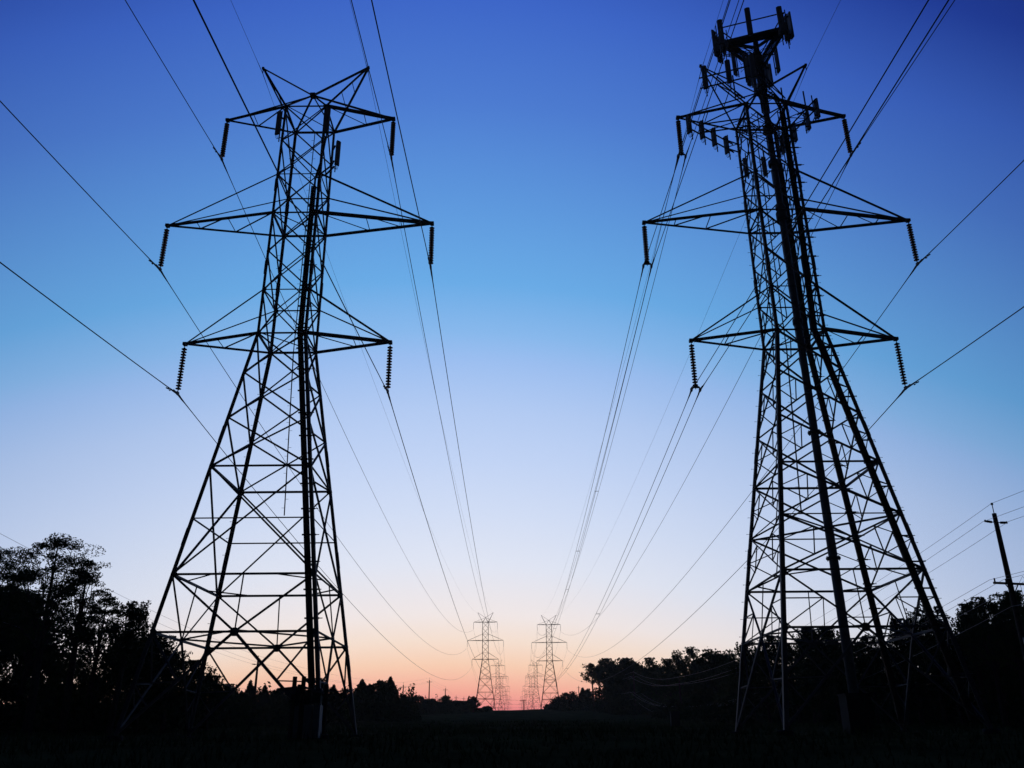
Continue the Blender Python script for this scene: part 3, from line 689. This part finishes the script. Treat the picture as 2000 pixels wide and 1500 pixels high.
def tree(px, ytop, Y, r, kind, label, seed, hc=None, cat='tree', group='trees along the corridor'):
    """kind: locust (open, layered), bushy, dense, cedar, spiky"""
    if px > 1170 and Y > 125: r *= 1.3      # the right wood closes into one mass
    top = at(px, ytop, Y); g = gz(top.x, top.y) - .15; H = top.z - g
    rng = np.random.default_rng(seed); rnd = random.Random(seed)
    root = empty({'cedar': 'cedar_tree'}.get(kind, 'broadleaf_tree'), (top.x, top.y, g))
    k = max(Y / 55.0, 1.0); tr = MB()
    if kind == 'cedar':
        tr.path([(0, 0, -.5), (0, 0, H * .5), (0, 0, H * .97)], [.05 * r + .12, .03 * r + .07, .02], 7)
        n = int(2600 + 1500 * r); ls = .11 * k ** .8
        z = rng.beta(1.0, 1.45, n); ang = rng.uniform(0, 2 * math.pi, n)
        rr = r * (1 - z) ** .8 * (0.55 + .45 * np.sqrt(rng.uniform(0, 1, n))) * (1 + .22 * np.sin(ang * 3 + z * 25) + .12 * np.sin(ang * 7 - z * 60))
        P = np.stack([rr * np.cos(ang), rr * np.sin(ang), H * (.04 + .96 * z) + .12 * rr], 1)
        tr.build('trunk', M_BARK, root)
        quads('crown', P, ls, .6, rng, M_NEEDLE, root, .55)
        tag(root, label, cat, group); return root
    hc = hc or (min(H * .93, r * 4.0) if Y > 100 else min(H * .75, r * 2.4))
    z0 = H - hc
    fork = max(z0 * .9, .12 * H)
    lean = Vector((rnd.uniform(-.04, .04) * H, rnd.uniform(-.04, .04) * H, 0))
    base = Vector((0, 0, 0)); tR = .045 * H * .35 + .05
    nl = {'locust': 15, 'bushy': 12, 'dense': 12, 'spiky': 16}[kind]
    tr.path([(0, 0, -.5), (lean.x * .3, lean.y * .3, fork * .5), (lean.x * .6, lean.y * .6, fork)], [tR * 1.3, tR, tR * .85], 8)
    cl = []
    for i in range(nl):
        f = (i + .5) / nl; zz = z0 + hc * (f ** .85) * .96
        prof = math.sin(math.pi * min(.5 + .5 * f if kind != 'locust' else .42 + .55 * f, 1)) ** .6 if f < .999 else .2
        R_ = r * (prof if kind != 'dense' else math.sqrt(max(0, 1 - (f * .98) ** 2.6))) 
        a = i * 2.399 + rnd.uniform(-.4, .4); R2 = R_ * rnd.uniform(.55, .95)
        e = Vector((lean.x + R2 * math.cos(a), lean.y + R2 * math.sin(a), zz))
        s = Vector((lean.x * .6, lean.y * .6, fork + (zz - fork) * .25 * f))
        m1 = s.lerp(e, .5) + Vector((rnd.uniform(-.12, .12) * r, rnd.uniform(-.12, .12) * r, .12 * (zz - s.z)))
        lr = tR * .42 * (1 - .5 * f)
        tr.path([s, m1, e], [lr, lr * .6, lr * .22], 5)
        for j in range(5 if kind in ('locust', 'spiky') else 4):
            q = m1.lerp(e, rnd.uniform(.25, 1.0)); dd = Vector((rnd.gauss(0, 1), rnd.gauss(0, 1), rnd.gauss(.35, .5))).normalized() * r * rnd.uniform(.18, .42)
            e2 = q + dd
            if e2.z > H - .1: e2.z = H - rnd.uniform(.1, .3) * r * .3
            tr.path([q, q.lerp(e2, .5) + Vector((0, 0, .03 * r)), e2], [lr * .3, lr * .2, lr * .08], 4)
            cl.append(e2)
        cl.append(e)
    cl.append(Vector((lean.x, lean.y, H - .15 * r))); tr.path([(lean.x * .6, lean.y * .6, fork), (lean.x, lean.y, H - .2)], [tR * .7, tR * .1], 6)
    tr.build('trunk', M_BARK, root)
    cls = np.array([tuple(c) for c in cl]); ls = {'locust': .085, 'bushy': .10, 'dense': .12, 'spiky': .085}[kind] * k ** .85
    area = math.pi * r * hc; cov = {'locust': 2.0, 'bushy': 2.7, 'dense': 6.0, 'spiky': 1.9}[kind]
    n = int(min(max(cov * area / (ls * ls * 1.0), 900), 26000))
    idx = rng.integers(0, len(cls), n); sg = {'locust': .17, 'bushy': .18, 'dense': .22, 'spiky': .14}[kind] * r
    off = rng.normal(size=(n, 3)); off *= np.minimum(1, 1.55 / np.linalg.norm(off, axis=1))[:, None]; off = off * sg * rng.uniform(.5, 1.25, len(cls))[idx][:, None]
    off[:, 2] *= {'locust': .40, 'bushy': .75, 'dense': .9, 'spiky': 1.0}[kind]
    P = cls[idx] + off
    if kind == 'spiky':      # upright shoots
        ns = 140; sh = cls[rng.integers(0, len(cls), ns)] + rng.normal(size=(ns, 3)) * .12 * r; tt = rng.uniform(0, 1, (ns, 26, 1)) * (.16 * r + .35) * rng.uniform(.5, 1.3, (ns, 1, 1))
        dr = rng.normal(size=(ns, 1, 3)) * .35 + np.array([0, 0, 1.0]); Q = sh[:, None, :] + dr * tt + rng.normal(size=(ns, 26, 3)) * .05
        P = np.concatenate([P, Q.reshape(-1, 3)])
    P[:, 2] = np.minimum(P[:, 2], H + .02 * r)
    P[:, 2] = np.maximum(P[:, 2], .3)
    quads('crown', P, ls, {'locust': 1.6, 'bushy': 1.1, 'dense': 1.0, 'spiky': .7}[kind], rng, M_LEAF if kind in ('locust', 'spiky', 'bushy') else M_LEAF2, root, .85)
    tag(root, label, cat, group)
    return root

TREES = [
 # left wood
 (128, 1045, 55, 3.1, 'locust', 'tall feathery locust tree, highest crown of the left wood', 6.6), (8, 1068, 57, 2.6, 'locust', 'feathery tree at the left edge of the picture', 5.0),
 (182, 1092, 56, 1.7, 'locust', 'open feathery crown leaning right beside the tallest left tree', 5.0), (80, 1138, 58, 1.5, 'locust', 'feathery crown filling the gap left of the tallest locust', 5.0),
 (252, 1176, 53, 1.35, 'spiky', 'thin wispy tree just left of the left pylon leg', 3.4), (205, 1165, 60, 1.6, 'locust', 'small airy tree between tall locust and wispy sapling', 4.0),
 (15, 1150, 64, 3.2, 'dense', 'dense dark tree under the feathery crown at left edge', None), (70, 1212, 62, 2.6, 'dense', 'dense dark tree at the foot of the tallest locust', None),
 (-70, 1110, 60, 3.2, 'dense', 'dense tree cut by the left edge of the picture', None), (150, 1240, 62, 2.8, 'bushy', 'low bushy tree below the tallest locust', None),
 (238, 1247, 62, 2.6, 'dense', 'rounded dense tree beside the left pylon, left of its leg', None), (290, 1243, 60, 2.2, 'dense', 'rounded dense tree directly behind the outer left pylon leg', None),
 (338, 1272, 60, 1.7, 'bushy', 'leafy tree showing between the two left pylon legs', 2.8), (382, 1292, 62, 1.5, 'spiky', 'thin-leaved young tree right of the inner left leg', 2.4), (415, 1322, 66, 1.4, 'spiky', 'short ragged bush at right end of the left wood', 2.2),
 # low row behind the left pylon
 (447, 1338, 120, 2.2, 'spiky', 'ragged bush left of the little cedar behind the pylon base', None), (490, 1329, 125, 1.5, 'cedar', 'small pointed cedar left of the pole behind the left pylon', None),
 (472, 1350, 125, 1.6, 'cedar', 'lower cedar leaning on the small pointed cedar', None), (518, 1338, 125, 1.3, 'cedar', 'small pointed cedar right of the pole behind the left pylon', None),
 (541, 1350, 130, 2.4, 'dense', 'low dark tree near the middle of the left pylon base', None), (573, 1353, 130, 2.5, 'dense', 'low dark tree left of the equipment rack', None),
 (632, 1329, 105, 1.3, 'spiky', 'thin tree rising right behind the equipment rack', None), (652, 1338, 105, 1.5, 'cedar', 'small cedar inside the right leg of the left pylon', None), (675, 1345, 110, 1.8, 'bushy', 'low bush at the right leg of the left pylon', None),
 (708, 1327, 150, 2.6, 'cedar', 'broad cedar, left of the twin cedars right of the left pylon', None), (722, 1337, 150, 2.2, 'cedar', 'cedar shoulder between the twin cedars', None), (741, 1330, 150, 2.3, 'dense', 'dense tree pressed against the tall cedar', None),
 (763, 1322, 150, 2.2, 'cedar', 'tallest pointed cedar right of the left pylon', None), (771, 1340, 152, 1.7, 'cedar', 'lower cedar at the right end of the cedar clump', None),
 # far left clumps
 (792, 1361, 250, 3.5, 'dense', 'far round tree directly right of the cedars', None), (809, 1362, 250, 3.6, 'dense', 'second far round tree right of the cedars', None), (838, 1367, 260, 3.4, 'dense', 'far low tree beneath the tallest slim pole', None),
 (856, 1372, 270, 3.2, 'dense', 'far low tree left of the round-crowned tree', None), (871, 1359, 280, 2.7, 'bushy', 'far round-crowned tree with light through it', None), (887, 1370, 280, 3.4, 'dense', 'far low tree right of the round-crowned tree', None),
 (905, 1371, 300, 2.8, 'spiky', 'thin far tree with gaps below its crown', None), (918, 1366, 300, 2.6, 'bushy', 'leafy far tree at the left foot of the second pylon', None), (926, 1361, 300, 2.2, 'bushy', 'taller far tree touching the second left pylon', None),
 (937, 1385, 310, 2.4, 'dense', 'low far shrub inside the legs of the second left pylon', None), (951, 1381, 320, 1.9, 'dense', 'round far shrub between the legs of the second left pylon', None),
 # right rise
 (1075, 1377, 345, 2.0, 'dense', 'small round shrub at the right foot of the second right pylon', None), (1090, 1362, 330, 3.0, 'bushy', 'lowest tree of the right rise, nearest the corridor', None), (1104, 1354, 325, 3.2, 'bushy', 'second tree up the right rise', None),
 (1119, 1351, 320, 3.2, 'bushy', 'third tree up the right rise', None), (1138, 1344, 310, 2.5, 'cedar', 'small dark cedar on the right rise', None), (1147, 1346, 305, 2.4, 'dense', 'dark shrub under the flared tree', None),
 (1157, 1297, 290, 3.6, 'bushy', 'flared tree standing out at left end of the right wood', 5.5), (1168, 1303, 285, 2.6, 'bushy', 'right half of the flared crown at the wood end', 5.0),
 (1184, 1288, 265, 3.0, 'spiky', 'wispy crown behind the flared tree', 6.0), (1196, 1300, 255, 3.4, 'dense', 'dense tree right of the flared tree', None), (1212, 1287, 245, 3.8, 'dense', 'domed dense tree, first high dome of the right wood', None),
 (1232, 1294, 235, 3.6, 'dense', 'second dome of the right wood', None), (1247, 1300, 225, 2.4, 'spiky', 'thin crown with sky showing between two domes', None), (1265, 1287, 215, 3.2, 'bushy', 'spreading crown at the middle of the right wood', None),
 (1284, 1298, 205, 2.6, 'bushy', 'lower leafy crown right of the spreading one', None), (1303, 1288, 190, 2.6, 'bushy', 'leafy tree left of the high clump in the right wood', None), (1322, 1271, 180, 2.4, 'bushy', 'left half of the high clump in the right wood', None),
 (1346, 1266, 170, 2.8, 'bushy', 'highest rounded crown in the right wood', None), (1366, 1290, 165, 2.6, 'dense', 'dip between the two high crowns of the right wood', None), (1384, 1270, 155, 2.0, 'dense', 'upright crown right of the dip', None),
 (1402, 1274, 150, 2.6, 'dense', 'dense crown sloping down towards the right pylon', None), (1424, 1280, 140, 2.4, 'spiky', 'ragged crown left of the right pylon', None), (1440, 1293, 130, 1.8, 'bushy', 'low crown touching the right pylon leg', None),
 (1458, 1256, 95, 1.9, 'spiky', 'sparse tree seen through the outer left leg of the right pylon', None), (1490, 1272, 92, 2.2, 'bushy', 'leafy tree behind the near left leg of the right pylon', None),
 (1515, 1244, 88, 2.0, 'spiky', 'sparse tree right of the near left leg of the right pylon', 4.2), (1545, 1262, 86, 2.4, 'bushy', 'leafy tree under the right pylon horizontals', None), (1578, 1228, 82, 1.4, 'spiky', 'bare-topped thin tree behind the right pylon', 3.0),
 (1572, 1262, 82, 2.2, 'bushy', 'bushy tree at the foot of the bare-topped one', None), (1615, 1226, 78, 1.7, 'spiky', 'thin tree left of the antenna pole', 3.6), (1618, 1264, 76, 2.4, 'dense', 'dark tree left of the antenna pole foot', None),
 (1655, 1252, 74, 2.2, 'bushy', 'leafy tree behind the antenna pole', None), (1690, 1240, 72, 2.0, 'bushy', 'leafy tree behind the back right leg of right pylon', None), (1742, 1204, 68, 1.8, 'cedar', 'pointed bushy tree between the two right legs', None),
 (1765, 1210, 68, 1.6, 'spiky', 'ragged tree right of the pointed one between right legs', None), (1805, 1190, 66, 2.1, 'spiky', 'tall tree behind the near right leg of the right pylon', None), (1845, 1215, 64, 1.7, 'spiky', 'ragged tree just right of the right pylon', None),
 (1880, 1180, 62, 1.4, 'spiky', 'spiky crown left of the big one by the wooden pole', 3.8), (1912, 1168, 60, 2.0, 'spiky', 'big spiky crown left of the wooden pole', 4.5), (1955, 1163, 60, 2.1, 'spiky', 'big spiky crown behind the wooden pole', 4.5), (1995, 1158, 58, 2.0, 'spiky', 'spiky crown at the right edge of the picture', 4.5),
 (1870, 1242, 66, 2.6, 'dense', 'dense lower tree right of the right pylon', None), (1930, 1225, 64, 3.0, 'dense', 'dense lower tree under the spiky crowns', None), (1990, 1225, 64, 2.8, 'dense', 'dense lower tree at the right edge', None), (1790, 1248, 74, 2.6, 'dense', 'dense lower tree behind the right legs', None), (1720, 1268, 78, 2.6, 'dense', 'dense lower tree behind the back right leg', None),
 (2070, 1170, 60, 3.0, 'spiky', 'spiky tree partly cut by the right edge of the picture', None),
]
for i, (px, yt, Y, r, kd, lab, hc) in enumerate(TREES): tree(px, yt, Y, r, kd, lab, 100 + i, hc)

# undergrowth that closes the foot of both woods, and the rough grass
rng = np.random.default_rng(7)
def undergrowth():
    P = []
    def strip(x0, x1, y0, y1, h, n):
        y = rng.uniform(y0, y1, n); x = rng.uniform(x0, x1, n); z = np.array([gz(a, c) for a, c in zip(x, y)])
        hh = h * (0.55 + .45 * np.sin(x * .8 + 1.3) * np.sin(y * .33)) * rng.uniform(0, 1, n) ** .7
        P.append(np.stack([x, y, z + hh], 1))
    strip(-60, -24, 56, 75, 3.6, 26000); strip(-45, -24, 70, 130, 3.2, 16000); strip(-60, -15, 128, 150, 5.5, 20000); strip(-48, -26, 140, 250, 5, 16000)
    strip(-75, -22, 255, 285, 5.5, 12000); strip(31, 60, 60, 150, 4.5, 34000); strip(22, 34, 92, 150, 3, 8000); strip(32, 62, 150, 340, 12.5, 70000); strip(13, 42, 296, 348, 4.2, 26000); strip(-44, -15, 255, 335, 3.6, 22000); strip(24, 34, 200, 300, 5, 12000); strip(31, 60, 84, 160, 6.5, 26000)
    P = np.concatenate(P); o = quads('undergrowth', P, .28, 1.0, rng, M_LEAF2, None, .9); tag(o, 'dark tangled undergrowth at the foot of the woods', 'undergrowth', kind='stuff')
    n = 42000; y = 3 + 130 * rng.uniform(0, 1, n) ** 1.6; x = rng.uniform(-1, 1, n) * (6 + y * .75)
    z = np.array([gz(a, c) for a, c in zip(x, y)]); h = rng.uniform(.08, .34, n) * (1 + .5 * np.sin(x * .6) * np.sin(y * .4))
    a = rng.uniform(0, math.pi, n); w = .012 + y * .0006; dx = np.cos(a) * w; dy = np.sin(a) * w; lx = rng.normal(size=n) * h * .35; ly = rng.normal(size=n) * h * .35
    V = np.stack([np.stack([x - dx, y - dy, z - .03], 1), np.stack([x + dx, y + dy, z - .03], 1), np.stack([x + lx, y + ly, z + h], 1)], 1).reshape(-1, 3).astype(np.float32)
    me = bpy.data.meshes.new('grass'); me.vertices.add(3 * n); me.vertices.foreach_set('co', V.ravel()); me.loops.add(3 * n); me.loops.foreach_set('vertex_index', np.arange(3 * n, dtype=np.int32))
    me.polygons.add(n); me.polygons.foreach_set('loop_start', np.arange(0, 3 * n, 3, dtype=np.int32)); me.polygons.foreach_set('loop_total', np.full(n, 3, dtype=np.int32)); me.update(calc_edges=True); me.materials.append(M_GRASS)
    o = bpy.data.objects.new('grass', me); C.objects.link(o); tag(o, 'rough dark grass covering the field below the pylons', 'grass', kind='stuff')
undergrowth()

# ------------------------------------------------------------------ evening haze
HZ = MB(); HZ.box((-1650, -420, -6), (1650, 2650, 80))
mh = bpy.data.materials.new('evening_haze'); mh.use_nodes = True; n = mh.node_tree.nodes; n.clear(); pv = n.new('ShaderNodeVolumePrincipled'); ou = n.new('ShaderNodeOutputMaterial')
pv.inputs['Color'].default_value = (.98, .93, .9, 1); pv.inputs['Density'].default_value = .00009; pv.inputs['Anisotropy'].default_value = .7
mh.node_tree.links.new(pv.outputs[0], ou.inputs['Volume'])
o = HZ.build('haze', mh); tag(o, 'thin evening haze filling the air along the corridor', 'haze', kind='stuff')
